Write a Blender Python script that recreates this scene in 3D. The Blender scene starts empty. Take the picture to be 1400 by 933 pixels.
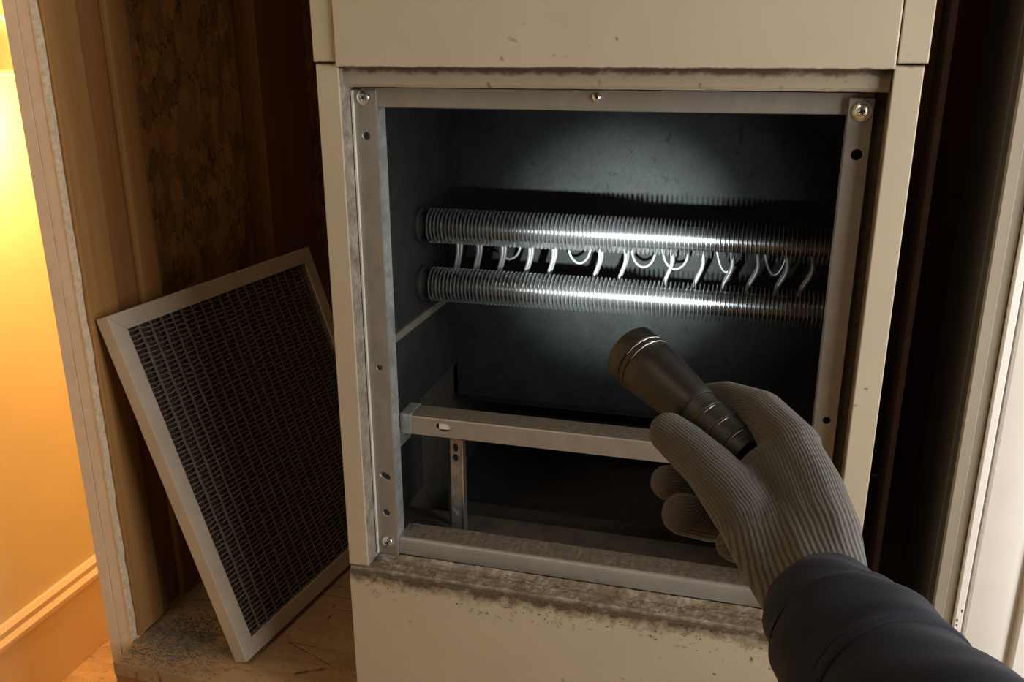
import bpy, bmesh, math, random
from mathutils import Vector, Matrix
import numpy as np
random.seed(7)
PI = math.pi
scene = bpy.context.scene
COL = scene.collection
# measured positions in metres: x right along the cabinet front, y into the cabinet, z up (0 = sill of the opening)
HAND = {"metacarpal_a": [[0.4198, -0.2697, 0.3087, 0.0165], [0.4308, -0.2902, 0.2975, 0.0171], [0.4385, -0.3121, 0.2852, 0.0177], [0.4437, -0.3352, 0.2717, 0.0159], [0.4486, -0.3538, 0.2595, 0.0143]], "metacarpal_b": [[0.4071, -0.2697, 0.2933, 0.0176], [0.4205, -0.2946, 0.284, 0.0188], [0.4293, -0.3223, 0.2745, 0.0191], [0.4353, -0.3475, 0.2655, 0.0182], [0.4414, -0.3645, 0.2573, 0.0169]], "metacarpal_c": [[0.3924, -0.289, 0.2816, 0.0181], [0.4035, -0.3105, 0.2723, 0.0174], [0.4154, -0.3306, 0.2619, 0.016], [0.4252, -0.3463, 0.2543, 0.0155], [0.4341, -0.3619, 0.2477, 0.015]], "palm_under": [[0.3966, -0.2623, 0.2682, 0.0191], [0.4178, -0.274, 0.2631, 0.0211], [0.4298, -0.3051, 0.2552, 0.0199], [0.441, -0.3291, 0.2455, 0.0175]], "palm_fill_a": [[0.4129, -0.2717, 0.3015, 0.0158], [0.426, -0.2938, 0.2911, 0.0175], [0.4346, -0.317, 0.2787, 0.0184], [0.4399, -0.3406, 0.2682, 0.0172]], "palm_fill_b": [[0.3997, -0.2782, 0.2863, 0.0175], [0.4126, -0.3023, 0.2772, 0.0183], [0.4227, -0.3251, 0.2672, 0.018], [0.4308, -0.3487, 0.2612, 0.0168]], "index": [[0.4198, -0.2668, 0.3101, 0.0162], [0.4018, -0.2238, 0.3113, 0.0149], [0.3783, -0.1804, 0.3021, 0.0122], [0.3643, -0.1654, 0.2948, 0.0106]], "thumb": [[0.3958, -0.2974, 0.282, 0.0186], [0.3753, -0.2737, 0.2939, 0.0157], [0.3576, -0.2532, 0.2984, 0.0145], [0.348, -0.2467, 0.3021, 0.013]], "middle": [[0.4284, -0.2512, 0.2862, 0.0164], [0.3927, -0.2271, 0.2585, 0.0139], [0.3644, -0.2269, 0.2587, 0.0127], [0.3481, -0.2376, 0.2639, 0.0116]], "ring": [[0.4325, -0.2678, 0.2808, 0.0159], [0.4062, -0.246, 0.25, 0.0135], [0.3781, -0.2508, 0.2474, 0.0131], [0.3601, -0.2642, 0.2575, 0.0133]], "pinky": [[0.4329, -0.2831, 0.2705, 0.0148], [0.4155, -0.2695, 0.2433, 0.0116], [0.3987, -0.2738, 0.2446, 0.0103], [0.3902, -0.2784, 0.2494, 0.0098]]}
SLEEVE = [[0.4346, -0.3431, 0.2607, 0.0243], [0.4363, -0.3486, 0.2617, 0.028], [0.4387, -0.3592, 0.2634, 0.0312], [0.4439, -0.37, 0.2625, 0.0353], [0.448, -0.3808, 0.2622, 0.0378], [0.4602, -0.4016, 0.2609, 0.0396], [0.4745, -0.4324, 0.2635, 0.0419], [0.4898, -0.4665, 0.2674, 0.0449], [0.5082, -0.5002, 0.2697, 0.0469]]
HEAD = [0.3191, -0.1845, 0.3266]
TAIL = [0.396, -0.2497, 0.2938]
TARGET = [0.2475, 0.21, 0.2955]
CAM = [[0.963747, -0.080945, 0.254244, 0.391359], [0.266801, 0.30334, -0.914769, -0.760681], [-0.003077, 0.949438, 0.313939, 0.529082]]
FILTER = {"A": [-0.1729, 0.0495, -0.194], "u": [-0.32033, 0.03872, 0.94651], "d": [0.12, 0.9928, 0], "n": [0.9397, -0.11358, 0.32267], "L": 0.4518}
FOCAL = 1236.58

# ------------------------------------------------------------------ camera, world, lights
cd = bpy.data.cameras.new('camera'); cam = bpy.data.objects.new('camera', cd); COL.objects.link(cam)
cam.matrix_world = Matrix([CAM[0], CAM[1], CAM[2], [0, 0, 0, 1]])
cd.sensor_fit = 'HORIZONTAL'; cd.sensor_width = 36.0; cd.lens = 36.0 * FOCAL / 1400.0
cd.clip_start = 0.02
scene.camera = cam
vs = scene.view_settings
scene.display_settings.display_device = 'sRGB'
vs.view_transform = 'Standard'; vs.look = 'None'; vs.gamma = 1.0; vs.use_curve_mapping = False
vs.exposure = 0.0
w = bpy.data.worlds.new('world'); scene.world = w; w.use_nodes = True
bg = w.node_tree.nodes['Background']; bg.inputs[0].default_value = (1.0, 0.86, 0.70, 1); bg.inputs[1].default_value = 0.04

def area(name, loc, target, sx, sy, power, color):
    l = bpy.data.lights.new(name, 'AREA'); l.shape = 'RECTANGLE'; l.size = sx; l.size_y = sy
    l.energy = power; l.color = color
    o = bpy.data.objects.new(name, l); COL.objects.link(o); o.location = loc
    o.rotation_euler = (Vector(target) - Vector(loc)).to_track_quat('-Z', 'Y').to_euler()
    return o
area('daylight_window', (1.12, -0.44, 0.50), (0.0, -0.44, 0.44), 0.66, 0.95, 14.5, (1.0, 0.965, 0.90))
area('room_lamp', (-0.45, -1.35, 2.0), (0.0, 0.0, 0.3), 0.6, 0.6, 7.0, (1.0, 0.72, 0.48))

# ------------------------------------------------------------------ helpers
def tag(o, label=None, cat=None, group=None, kind=None):
    if label: o['label'] = label
    if cat: o['category'] = cat
    if group: o['group'] = group
    if kind: o['kind'] = kind
    return o
def empty(name, loc=(0, 0, 0), **k):
    o = bpy.data.objects.new(name, None); o.empty_display_size = 0.02; COL.objects.link(o); o.location = loc
    return tag(o, **k)
def link(name, me, parent=None, loc=None):
    o = bpy.data.objects.new(name, me); COL.objects.link(o)
    if loc is not None: o.location = loc
    if parent is not None:
        o.parent = parent
        par = parent; off = Vector((0, 0, 0))
        while par is not None: off += par.location; par = par.parent
        o.location = o.location - off
    return o
def build(name, bm, m, parent=None, smooth=False, loc=None, bevel=0):
    bmesh.ops.recalc_face_normals(bm, faces=bm.faces)
    me = bpy.data.meshes.new(name); bm.to_mesh(me); bm.free()
    me.materials.append(m)
    if smooth:
        for p in me.polygons: p.use_smooth = True
        if smooth != 'all':
            me.set_sharp_from_angle(angle=math.radians(38))
    o = link(name, me, parent, loc)
    if bevel:
        b = o.modifiers.new('bevel', 'BEVEL'); b.width = bevel; b.segments = 2; b.limit_method = 'ANGLE'; b.angle_limit = math.radians(40)
        b.harden_normals = False
    return o
def add_box(bm, x0, x1, y0, y1, z0, z1):
    vs_ = [bm.verts.new(p) for p in ((x0,y0,z0),(x1,y0,z0),(x1,y1,z0),(x0,y1,z0),(x0,y0,z1),(x1,y0,z1),(x1,y1,z1),(x0,y1,z1))]
    for f in ((0,3,2,1),(4,5,6,7),(0,1,5,4),(1,2,6,5),(2,3,7,6),(3,0,4,7)):
        bm.faces.new([vs_[i] for i in f])
    return vs_
def box(name, x0, x1, y0, y1, z0, z1, m, parent=None, bevel=0.0):
    bm = bmesh.new(); add_box(bm, x0, x1, y0, y1, z0, z1)
    return build(name, bm, m, parent, bevel=bevel)
def cutbox(bm, n, axis):                       # subdivide long box
    pass
def basis(n):
    n = Vector(n).normalized(); a = Vector((0, 0, 1)) if abs(n.z) < 0.9 else Vector((1, 0, 0))
    u = n.cross(a).normalized(); return n, u, n.cross(u)
def add_lathe(bm, o, n, prof, seg=24, cap=True):
    n, u, v = basis(n); o = Vector(o); rings = []
    for h, r in prof:
        c = o + n * h
        if r < 1e-6: rings.append([bm.verts.new(c)]); continue
        rings.append([bm.verts.new(c + (u * math.cos(2*PI*i/seg) + v * math.sin(2*PI*i/seg)) * r) for i in range(seg)])
    for a, b in zip(rings, rings[1:]):
        for i in range(seg):
            j = (i + 1) % seg
            if len(a) == 1 and len(b) == 1: continue
            if len(a) == 1: bm.faces.new((a[0], b[j], b[i]))
            elif len(b) == 1: bm.faces.new((a[i], a[j], b[0]))
            else: bm.faces.new((a[i], a[j], b[j], b[i]))
    if cap:
        for r in (rings[0], rings[-1]):
            if len(r) > 2: bm.faces.new(r)
def add_tube(bm, pts, r, seg=8, cap=True):
    pts = [Vector(p) for p in pts]; rings = []; pu = None
    for k, p in enumerate(pts):
        t = (pts[min(k+1, len(pts)-1)] - pts[max(k-1, 0)]).normalized()
        if pu is None: _, u, _ = basis(t)
        else: u = (pu - t * pu.dot(t)).normalized()
        pu = u; v = t.cross(u); rr = r[k] if isinstance(r, (list, tuple)) else r
        rings.append([bm.verts.new(p + (u * math.cos(2*PI*i/seg) + v * math.sin(2*PI*i/seg)) * rr) for i in range(seg)])
    for a, b in zip(rings, rings[1:]):
        for i in range(seg):
            j = (i + 1) % seg; bm.faces.new((a[i], a[j], b[j], b[i]))
    if cap: bm.faces.new(rings[0]); bm.faces.new(rings[-1])
    return rings
def extrude_profile(bm, prof, axis, a, b, closed=True, wob=0.0, steps=1):
    """prof = points in the two other axes, swept along axis from a to b"""
    rings = []
    for s in range(steps + 1):
        t = a + (b - a) * s / steps; ring = []
        for (p, q) in prof:
            jx = random.uniform(-wob, wob); jy = random.uniform(-wob, wob)
            if axis == 'x': ring.append(bm.verts.new((t, p + jx, q + jy)))
            elif axis == 'z': ring.append(bm.verts.new((p + jx, q + jy, t)))
            else: ring.append(bm.verts.new((p + jx, t, q + jy)))
        rings.append(ring)
    n = len(prof)
    for r0, r1 in zip(rings, rings[1:]):
        for i in range(n if closed else n - 1):
            j = (i + 1) % n; bm.faces.new((r0[i], r0[j], r1[j], r1[i]))
    if closed: bm.faces.new(rings[0]); bm.faces.new(rings[-1])
def punch(o, cutters):
    """cut real holes through an object; cutters are (point, normal, [radius u, radius v], roll)"""
    bm = bmesh.new()
    for c, n, ru, rv, roll in cutters:
        n, u, v = basis(n); c = Vector(c); seg = 20; R_ = []
        u2 = u * math.cos(roll) + v * math.sin(roll); v2 = -u * math.sin(roll) + v * math.cos(roll)
        for h in (-0.006, 0.006):
            R_.append([bm.verts.new(c + n*h + u2*ru*math.cos(2*PI*i/seg) + v2*rv*math.sin(2*PI*i/seg)) for i in range(seg)])
        for i in range(seg):
            j = (i+1) % seg; bm.faces.new((R_[0][i], R_[0][j], R_[1][j], R_[1][i]))
        bm.faces.new(R_[0][::-1]); bm.faces.new(R_[1])
    bmesh.ops.recalc_face_normals(bm, faces=bm.faces)
    me = bpy.data.meshes.new('cut'); bm.to_mesh(me); bm.free()
    co = bpy.data.objects.new('cut', me); COL.objects.link(co)
    par = o.parent; mw = Vector(o.location); off = Vector((0,0,0)); p = par
    while p is not None: off += p.location; p = p.parent
    co.location = (0, 0, 0)
    o.parent = None; o.location = mw + off
    md = o.modifiers.new('holes', 'BOOLEAN'); md.operation = 'DIFFERENCE'; md.object = co; md.solver = 'EXACT'
    bpy.context.view_layer.update()
    dg = bpy.context.evaluated_depsgraph_get()
    nm = bpy.data.meshes.new_from_object(o.evaluated_get(dg))
    o.modifiers.clear(); old = o.data; o.data = nm; nm.name = old.name + '_cut'; bpy.data.meshes.remove(old)
    bpy.data.objects.remove(co); bpy.data.meshes.remove(me)
    o.parent = par; o.location = mw
    return o

# ------------------------------------------------------------------ materials
def mat(name):
    m = bpy.data.materials.new(name); m.use_nodes = True
    nt = m.node_tree; b = nt.nodes['Principled BSDF']
    return m, nt, b
class NB:
    def __init__(s, nt): s.nt = nt; s.co = nt.nodes.new('ShaderNodeTexCoord').outputs['Object']
    def n(s, t, **k):
        o = s.nt.nodes.new(t)
        for a, v in k.items(): setattr(o, a, v)
        return o
    def l(s, a, b): s.nt.links.new(a, b)
    def mapping(s, scale=(1,1,1), rot=(0,0,0)):
        m = s.n('ShaderNodeMapping'); m.inputs['Scale'].default_value = scale; m.inputs['Rotation'].default_value = rot
        s.l(s.co, m.inputs['Vector']); return m.outputs[0]
    def noise(s, scale, detail=4, rough=.6, vec=None, out='Fac'):
        o = s.n('ShaderNodeTexNoise'); o.inputs['Scale'].default_value = scale; o.inputs['Detail'].default_value = detail
        o.inputs['Roughness'].default_value = rough; s.l(vec if vec is not None else s.co, o.inputs['Vector']); return o.outputs[out]
    def vor(s, scale, vec=None, feature='F1', out='Distance'):
        o = s.n('ShaderNodeTexVoronoi', feature=feature); o.inputs['Scale'].default_value = scale
        s.l(vec if vec is not None else s.co, o.inputs['Vector']); return o.outputs[out]
    def ramp(s, fac, stops):
        r = s.n('ShaderNodeValToRGB'); e = r.color_ramp.elements
        while len(e) < len(stops): e.new(0.5)
        for el, (p, c) in zip(e, stops):
            el.position = p; el.color = (c, c, c, 1) if not isinstance(c, (tuple, list)) else (c[0], c[1], c[2], 1)
        s.l(fac, r.inputs[0]); return r.outputs[0]
    def mix(s, fac, a, b, mode='MIX'):
        m = s.n('ShaderNodeMix', data_type='RGBA', blend_type=mode)
        for sock, v in ((m.inputs[0], fac), (m.inputs[6], a), (m.inputs[7], b)):
            if isinstance(v, (int, float)): sock.default_value = v
            elif isinstance(v, tuple): sock.default_value = (v[0], v[1], v[2], 1)
            else: s.l(v, sock)
        return m.outputs[2]
    def math(s, op, a, b=None):
        m = s.n('ShaderNodeMath', operation=op)
        for i, v in enumerate((a, b)):
            if v is None: continue
            if isinstance(v, (int, float)): m.inputs[i].default_value = v
            else: s.l(v, m.inputs[i])
        return m.outputs[0]
    def sep(s, i):
        x = s.n('ShaderNodeSeparateXYZ'); s.l(s.co, x.inputs[0]); return x.outputs[i]
    def bump(s, h, strength=.3, dist=.001):
        b = s.n('ShaderNodeBump'); b.inputs['Strength'].default_value = strength; b.inputs['Distance'].default_value = dist
        s.l(h, b.inputs['Height']); return b.outputs[0]
def setp(nb, b, color=None, rough=None, metal=None, bump=None, spec=None):
    for nm, v in (('Base Color', color), ('Roughness', rough), ('Metallic', metal), ('Specular IOR Level', spec)):
        if v is None: continue
        if isinstance(v, tuple): b.inputs[nm].default_value = (v[0], v[1], v[2], 1)
        elif isinstance(v, (int, float)): b.inputs[nm].default_value = v
        else: nb.l(v, b.inputs[nm])
    if bump is not None: nb.l(bump, b.inputs['Normal'])

def m_paint(name, c, dirt=(.10,.075,.05), grime=None, rough=.42, speck=.68):
    """aged enamel on sheet metal; grime = (axis, edge value, reach) dust clinging along one edge"""
    m, nt, b = mat(name); nb = NB(nt)
    col = nb.mix(nb.ramp(nb.noise(7, 3), [(.3, 0.0), (.75, 1.0)]), tuple(x*.93 for x in c), tuple(min(1, x*1.04) for x in c))
    spots = nb.ramp(nb.noise(120, 2, .5), [(speck, 0.0), (speck+.05, 1.0)])
    gate = nb.ramp(nb.noise(14, 2, .5), [(.5, 0.0), (.7, 1.0)])
    col = nb.mix(nb.math('MULTIPLY', spots, gate), col, dirt)
    if grime:
        for ax, edge, reach in grime:
            d = nb.math('ABSOLUTE', nb.math('SUBTRACT', nb.sep('XYZ'.index(ax)), edge))
            d = nb.math('SUBTRACT', 1.0, nb.math('DIVIDE', d, reach))
            g = nb.math('ADD', nb.math('MULTIPLY', d, .55), nb.math('MULTIPLY', nb.noise(70, 5, .7), .65))
            g = nb.math('MULTIPLY', nb.ramp(g, [(.60, 0.0), (.82, 1.0)]), nb.ramp(d, [(0.0, 0.0), (.25, 1.0)]))
            col = nb.mix(g, col, dirt)
    setp(nb, b, col, rough, 0.0, nb.bump(nb.noise(260, 2), .12, .0003), .4)
    return m
CREAM = (.455, .40, .305)
M = {}
M['cream'] = m_paint('cream_enamel', CREAM)
M['cream_up'] = m_paint('cream_enamel_upper', CREAM, grime=[('Z', .5085, .0032)])
M['cream_low'] = m_paint('cream_enamel_lower', CREAM, grime=[('Z', -.002, .034)])
M['cream_dirty'] = m_paint('cream_enamel_dirty', (.37, .315, .24), speck=.60, grime=[('Z', .507, .010)])
M['cream_side'] = m_paint('cream_enamel_stile', CREAM, grime=[('Z', .0, .012), ('Z', .512, .005)])
def m_galv(name, c=(.42,.43,.42), metal=.55, rough=.42, dust=0.0, dustc=(.22,.19,.15), scale=120):
    m, nt, b = mat(name); nb = NB(nt)
    sp = nb.vor(scale, out='Color')
    bw = nb.n('ShaderNodeRGBToBW'); nb.l(sp, bw.inputs[0])
    f = nb.math('ADD', nb.math('MULTIPLY', bw.outputs[0], .35), nb.math('MULTIPLY', nb.noise(35, 5, .65), .9))
    col = nb.mix(nb.ramp(f, [(.35, 0.0), (.85, 1.0)]), tuple(x*.62 for x in c), tuple(x*1.15 for x in c))
    dn = nb.ramp(nb.noise(45, 6, .7), [(.62 - dust*.35, 0.0), (.80 - dust*.30, 1.0)])
    col = nb.mix(dn, col, dustc)
    mt = nb.math('MULTIPLY', nb.math('SUBTRACT', 1.0, dn), metal)
    ro = nb.math('ADD', nb.math('MULTIPLY', dn, .4), rough)
    setp(nb, b, col, ro, mt, nb.bump(nb.noise(180, 4), .25, .0004))
    return m
M['galv'] = m_galv('galvanised_steel')
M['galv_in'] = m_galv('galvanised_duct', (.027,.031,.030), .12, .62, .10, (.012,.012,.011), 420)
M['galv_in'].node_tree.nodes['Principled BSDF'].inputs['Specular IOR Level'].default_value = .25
M['galv_dusty'] = m_galv('dusty_galvanised', (.36,.315,.25), .15, .6, .80, (.155,.115,.075), 260)
M['galv_strip'] = m_galv('speckled_galvanised', (.36,.32,.26), .3, .5, .5, (.13,.11,.085), 300)
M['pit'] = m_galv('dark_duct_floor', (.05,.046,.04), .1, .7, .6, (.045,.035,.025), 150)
def m_plain(name, c, rough=.5, metal=0.0, var=.15, scale=30, bump=.1, dist=.0004, spec=.5):
    m, nt, b = mat(name); nb = NB(nt)
    n = nb.noise(scale, 5)
    col = nb.mix(nb.ramp(n, [(.3, 0.0), (.7, 1.0)]), tuple(x*(1-var) for x in c), tuple(min(1, x*(1+var)) for x in c))
    setp(nb, b, col, rough, metal, nb.bump(nb.noise(scale*6, 3), bump, dist), spec)
    return m
M['galv_bar'] = m_plain('galvanised_bar', (.31,.285,.25), .40, .45, .12, 40, .12)
M['fin'] = m_plain('aluminium_fin', (.78,.80,.79), .27, .92, .08, 60)
M['tube'] = m_plain('steel_tube', (.20,.20,.20), .35, .9, .1, 60)
M['cap_dark'] = m_plain('dark_end_bush', (.05,.048,.045), .45, .4)
M['rod'] = m_plain('bright_wire', (.55,.55,.53), .35, .6, .08, 60)
M['zinc'] = m_plain('zinc_screw', (.82,.82,.80), .22, .95, .1, 200)
M['torch'] = m_plain('black_anodised', (.010,.009,.008), .45, .1, .15, 90, .08)
M['torch_rub'] = m_plain('black_rubber_grip', (.016,.015,.014), .5, 0.0)
M['silver_ring'] = m_plain('pale_silver_edge', (.65,.65,.62), .3, .9)
M['black_in'] = m_plain('black_plastic', (.02,.02,.02), .5)
M['casing'] = m_plain('white_painted_wood', (.90,.885,.855), .38, 0, .05, 12, .2, .0006)
M['jamb'] = m_plain('beige_jamb', (.34,.30,.235), .45, 0, .08, 14, .2, .0006)
M['jamb_dk'] = m_plain('brown_grey_jamb', (.12,.10,.072), .45, 0, .12, 14, .2, .0006)  # even tone, darker than the door stop and the white casing
M['plaster'] = m_plain('painted_plaster', (.84,.70,.42), .7, 0, .04, 6, .1)
M['base'] = m_plain('painted_baseboard', (.74,.56,.34), .5, 0, .04, 6, .1)
M['drywall'] = m_plain('drywall_edge', (.74,.60,.48), .85, 0, .06, 40, .25, .0006)
M['chalk'] = m_plain('torn_gypsum', (.74,.60,.44), .9, 0, .2, 160, .6, .001)
M['cardboard'] = m_plain('pale_cardboard', (.46,.395,.32), .8, 0, .08, 22, .2)
M['media'] = m_plain('grimy_filter_media', (.055,.044,.032), .95, 0, .4, 160, .8, .001)
M['wiregrid'] = m_plain('grey_filter_grid', (.21,.18,.14), .6, .2, .2, 120)
M['gridstrip'] = m_plain('grey_brown_grid_strip', (.31,.27,.21), .6, .2, .2, 120)
M['lint'] = m_plain('grey_brown_lint', (.115,.09,.064), .95, 0, .35, 200)
M['lint_dark'] = m_plain('dark_lint', (.065,.05,.035), .95, 0, .35, 200)
def m_wood(name, c1, c2, axis='z', knots=True, rough=.65, k=1.0):
    m, nt, b = mat(name); nb = NB(nt)
    sc = {'z': (60, 60, 3.0), 'x': (3.0, 60, 60), 'y': (60, 3.0, 60)}[axis]
    v = nb.mapping(sc)
    g = nb.noise(1.0*k, 6, .65, v)
    big = nb.noise(.25*k, 3, .5, v)
    col = nb.mix(nb.ramp(g, [(.30, 0.0), (.72, 1.0)]), c1, c2)
    col = nb.mix(nb.ramp(big, [(.35, 0.0), (.8, .6)]), col, tuple(x*.55 for x in c1))
    if knots:
        kn = nb.vor(9, nb.mapping((1, 1, .6)))
        col = nb.mix(nb.ramp(kn, [(.03, .85), (.07, 0.0)]), col, tuple(x*.18 for x in c1))
    setp(nb, b, col, rough, 0.0, nb.bump(g, .35, .0006), .3)
    return m
M['stud'] = m_wood('pine_stud', (.32,.155,.048), (.50,.265,.095))
M['stud_red'] = m_wood('reddish_stud', (.27,.118,.040), (.40,.19,.07))
M['stud_dk'] = m_wood('brown_stud', (.26,.120,.045), (.36,.18,.070))
M['board'] = m_wood('rough_floor_board', (.30,.18,.095), (.44,.29,.16), 'x')
def m_osb(name, base=(.23,.145,.070), vert=True):
    m, nt, b = mat(name); nb = NB(nt)
    cols = []; hs = []
    for i, (rot, sc) in enumerate((((.5, 0, 0), (1, 62, 30)), ((-.35, 0, 0), (1, 48, 27)))):
        v = nb.mapping(sc, rot)
        # warp for ragged flake outlines
        nz = nb.n('ShaderNodeTexNoise'); nz.inputs['Scale'].default_value = 1.4; nz.inputs['Detail'].default_value = 4; nb.l(v, nz.inputs['Vector'])
        add = nb.n('ShaderNodeVectorMath', operation='ADD'); nb.l(v, add.inputs[0]); nb.l(nz.outputs['Color'], add.inputs[1])
        cols.append(nb.vor(1.0, add.outputs[0], 'F1', 'Color')); hs.append(nb.vor(1.0, add.outputs[0], 'DISTANCE_TO_EDGE'))
    bw = nb.n('ShaderNodeRGBToBW'); nb.l(nb.mix(.5, cols[0], cols[1]), bw.inputs[0])
    col = nb.mix(nb.ramp(bw.outputs[0], [(.25, 0.0), (.75, 1.0)]), tuple(x*.62 for x in base), tuple(x*1.35 for x in base))
    e = nb.ramp(hs[0], [(0.0, 1.0), (.06, 0.0)])
    gate = nb.ramp(nb.noise(30, 2), [(.46, 0.0), (.60, 1.0)])
    col = nb.mix(nb.math('MULTIPLY', e, gate), col, tuple(x*.16 for x in base))
    col = nb.mix(nb.ramp(nb.noise(160, 3), [(.62, 0.0), (.7, .7)]), col, tuple(x*.25 for x in base))
    setp(nb, b, col, .7, 0.0, nb.bump(bw.outputs[0], .8, .002), .3)
    return m
M['osb'] = m_osb('osb_flakes', (.44,.275,.13))
def m_floor(name, c):
    m, nt, b = mat(name); nb = NB(nt)
    v = nb.mapping((9, 30, 9), (0, 0, .25))
    g = nb.noise(1.0, 7, .7, v)
    col = nb.mix(nb.ramp(g, [(.3, 0.0), (.7, 1.0)]), tuple(x*.6 for x in c), tuple(x*1.25 for x in c))
    cr = nb.ramp(nb.vor(1.0, nb.mapping((7, 24, 6), (0, 0, .35)), 'DISTANCE_TO_EDGE'), [(0.0, 1.0), (.02, 0.0)])
    col = nb.mix(nb.math('MULTIPLY', cr, nb.ramp(nb.noise(22, 2), [(.5, 0.0), (.58, 1.0)])), col, tuple(x*.1 for x in c))
    col = nb.mix(nb.ramp(nb.noise(90, 4), [(.6, 0.0), (.72, .8)]), col, tuple(x*.35 for x in c))
    setp(nb, b, col, .75, 0.0, nb.bump(g, .7, .002), .25)
    return m
M['floor'] = m_floor('rough_plywood', (.36,.235,.125))
M['hallfloor'] = m_floor('hall_plywood', (.50,.30,.14))

# ------------------------------------------------------------------ the setting
def struct(o): o['kind'] = 'structure'; return o
FZ = -.2; HZ = -.495; HX = -.70
fl = struct(empty('floor', (0, .3, FZ)))
# platform boards of the closet floor, joints recessed
yb = [.012, .078, .215, .355, .50, .64, .80]
for i in range(len(yb) - 1):
    box('floor_board', -.3395, 1.0, yb[i] + .0008, yb[i+1] - .0008, FZ - .02, FZ + (0.0, -.0008, 0.0, -.0006, 0, 0)[i], M['floor'], fl, .001)
box('platform_skirt', -.3395, 1.0, .016, .030, HZ, FZ - .0205, M['stud_dk'], fl)
bm = bmesh.new(); add_box(bm, -2.6, 2.6, -2.6, 2.4, HZ - .02, HZ)
struct(build('floor', bm, M['hallfloor']))
# hall wall with baseboard
struct(box('wall_hallway', HX - .04, HX, -2.6, 2.4, HZ + .0005, 2.0, M['plaster']))
bt = struct(empty('baseboard_hallway', (HX, .3, HZ)))
bm = bmesh.new()
extrude_profile(bm, [(HX+.0003, HZ+.0005), (HX+.016, HZ+.0005), (HX+.016, HZ+.132), (HX+.0003, HZ+.132)], 'y', -2.6, 2.4)
build('baseboard_face', bm, M['base'], bt)
bm = bmesh.new()
extrude_profile(bm, [(HX+.0003, HZ+.1325), (HX+.019, HZ+.1325), (HX+.019, HZ+.140), (HX+.012, HZ+.147), (HX+.012, HZ+.156), (HX+.006, HZ+.162), (HX+.0003, HZ+.163)], 'y', -2.6, 2.4)
build('baseboard_cap', bm, M['base'], bt)
struct(box('wall_hallway_end', HX, -.404, 2.0, 2.04, HZ + .001, 2.0, M['plaster']))

# left wall of the closet: studs, board strips and sheathing
wl = struct(empty('wall_left', (-.36, .3, FZ)))
TOP = 1.25
def strip(name, x0, x1, y0, y1, m, seed, torn=0.0, edge=None):
    random.seed(seed); bm = bmesh.new(); N = 90; rings = []
    z0, z1 = HZ + .001, TOP
    for s in range(N + 1):
        z = z0 + (z1 - z0) * s / N
        tx = random.uniform(-torn, torn)
        rings.append([bm.verts.new(p) for p in ((x0, y0, z), (x1 + tx, y0, z), (x1 + tx, y1, z), (x0, y1, z))])
    for a, b in zip(rings, rings[1:]):
        for i in range(4): bm.faces.new((a[i], a[(i+1) % 4], b[(i+1) % 4], b[i]))
    bm.faces.new(rings[0]); bm.faces.new(rings[-1])
    return build(name, bm, m, wl)
strip('drywall_sheet', -.3780, -.3622, .0550, .0635, M['drywall'], 1, .0003)
strip('drywall_sheet', -.3614, -.3443, .0556, .0635, M['drywall'], 2, .0005)
strip('torn_paper_edge', -.3441, -.3418, .0545, .0638, M['chalk'], 3, .0012)
box('stud', -.3745, -.3380, .0645, .1150, FZ + .0008, TOP, M['stud'], wl, .0015)
box('stud', -.3745, -.3440, .1156, .1580, FZ + .0008, TOP, M['stud_red'], wl, .002)
box('stud', -.3745, -.3380, .1586, .2000, FZ + .0008, TOP, M['stud'], wl, .005)
box('sheathing_panel', -.3880, -.3750, .1990, 1.0, FZ + .0008, TOP, M['osb'], wl)
box('stud', -.3745, -.3380, .478, .578, FZ + .0008, TOP, M['stud_dk'], wl, .002)
box('stud', -.3745, -.3460, .5786, .640, FZ + .0008, TOP, M['stud_red'], wl, .002)
box('hall_drywall', -.4035, -.3885, .130, 2.0, HZ + .001, TOP, M['plaster'], wl)
box('bottom_plate', -.3745, -.3385, .2006, .4774, FZ + .0008, FZ + .036, M['stud_dk'], wl, .002)
struct(box('wall_back', -.3875, 1.0, .80, .83, FZ + .001, TOP, M['stud_dk']))
struct(box('ceiling', -.42, 1.3, -.02, 1.0, TOP + .001, TOP + .03, M['stud_dk']))

# right side: stud edge in the gap, jamb and white door casing
wr = struct(empty('wall_right', (.62, .2, FZ)))
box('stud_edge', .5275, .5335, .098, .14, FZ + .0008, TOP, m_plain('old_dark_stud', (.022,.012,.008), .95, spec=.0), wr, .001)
box('lining_board', .640, .66, .245, .80, FZ + .0008, TOP, M['stud_dk'], wr)
tr = struct(empty('trim_1', (.6, .06, FZ)))
bm = bmesh.new()
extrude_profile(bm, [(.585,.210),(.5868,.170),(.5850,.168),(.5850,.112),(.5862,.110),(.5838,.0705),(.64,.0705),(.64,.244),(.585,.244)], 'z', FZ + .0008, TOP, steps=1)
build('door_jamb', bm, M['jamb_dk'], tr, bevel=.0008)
bm = bmesh.new()
extrude_profile(bm, [(.5812,.0700),(.5812,.0605),(.5895,.0600),(.5905,.0612),(.5975,.0608),(.5985,.0700)], 'z', FZ + .0008, TOP)
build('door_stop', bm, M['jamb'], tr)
tr2 = struct(empty('trim_2', (.62, .05, FZ)))
bm = bmesh.new()
cas = [(.5988,.0700),(.5988,.0570),(.6000,.0555),(.6052,.0552),(.6062,.0565),(.6068,.0600),(.6080,.0600),(.6088,.0560)]
for i in range(9):
    t = i / 8.0; cas.append((.6100 + .030*t, .0540 - .004*math.sin(PI*t*.5)))
cas += [(.6440,.0515),(.6475,.0560),(.6500,.0590),(.6510,.0560),(.6520,.0440),(.7100,.0440),(.7100,.0700)]
extrude_profile(bm, cas, 'z', HZ + .002, TOP)
build('door_casing', bm, M['casing'], tr2, smooth=True)
random.seed(5)
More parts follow.
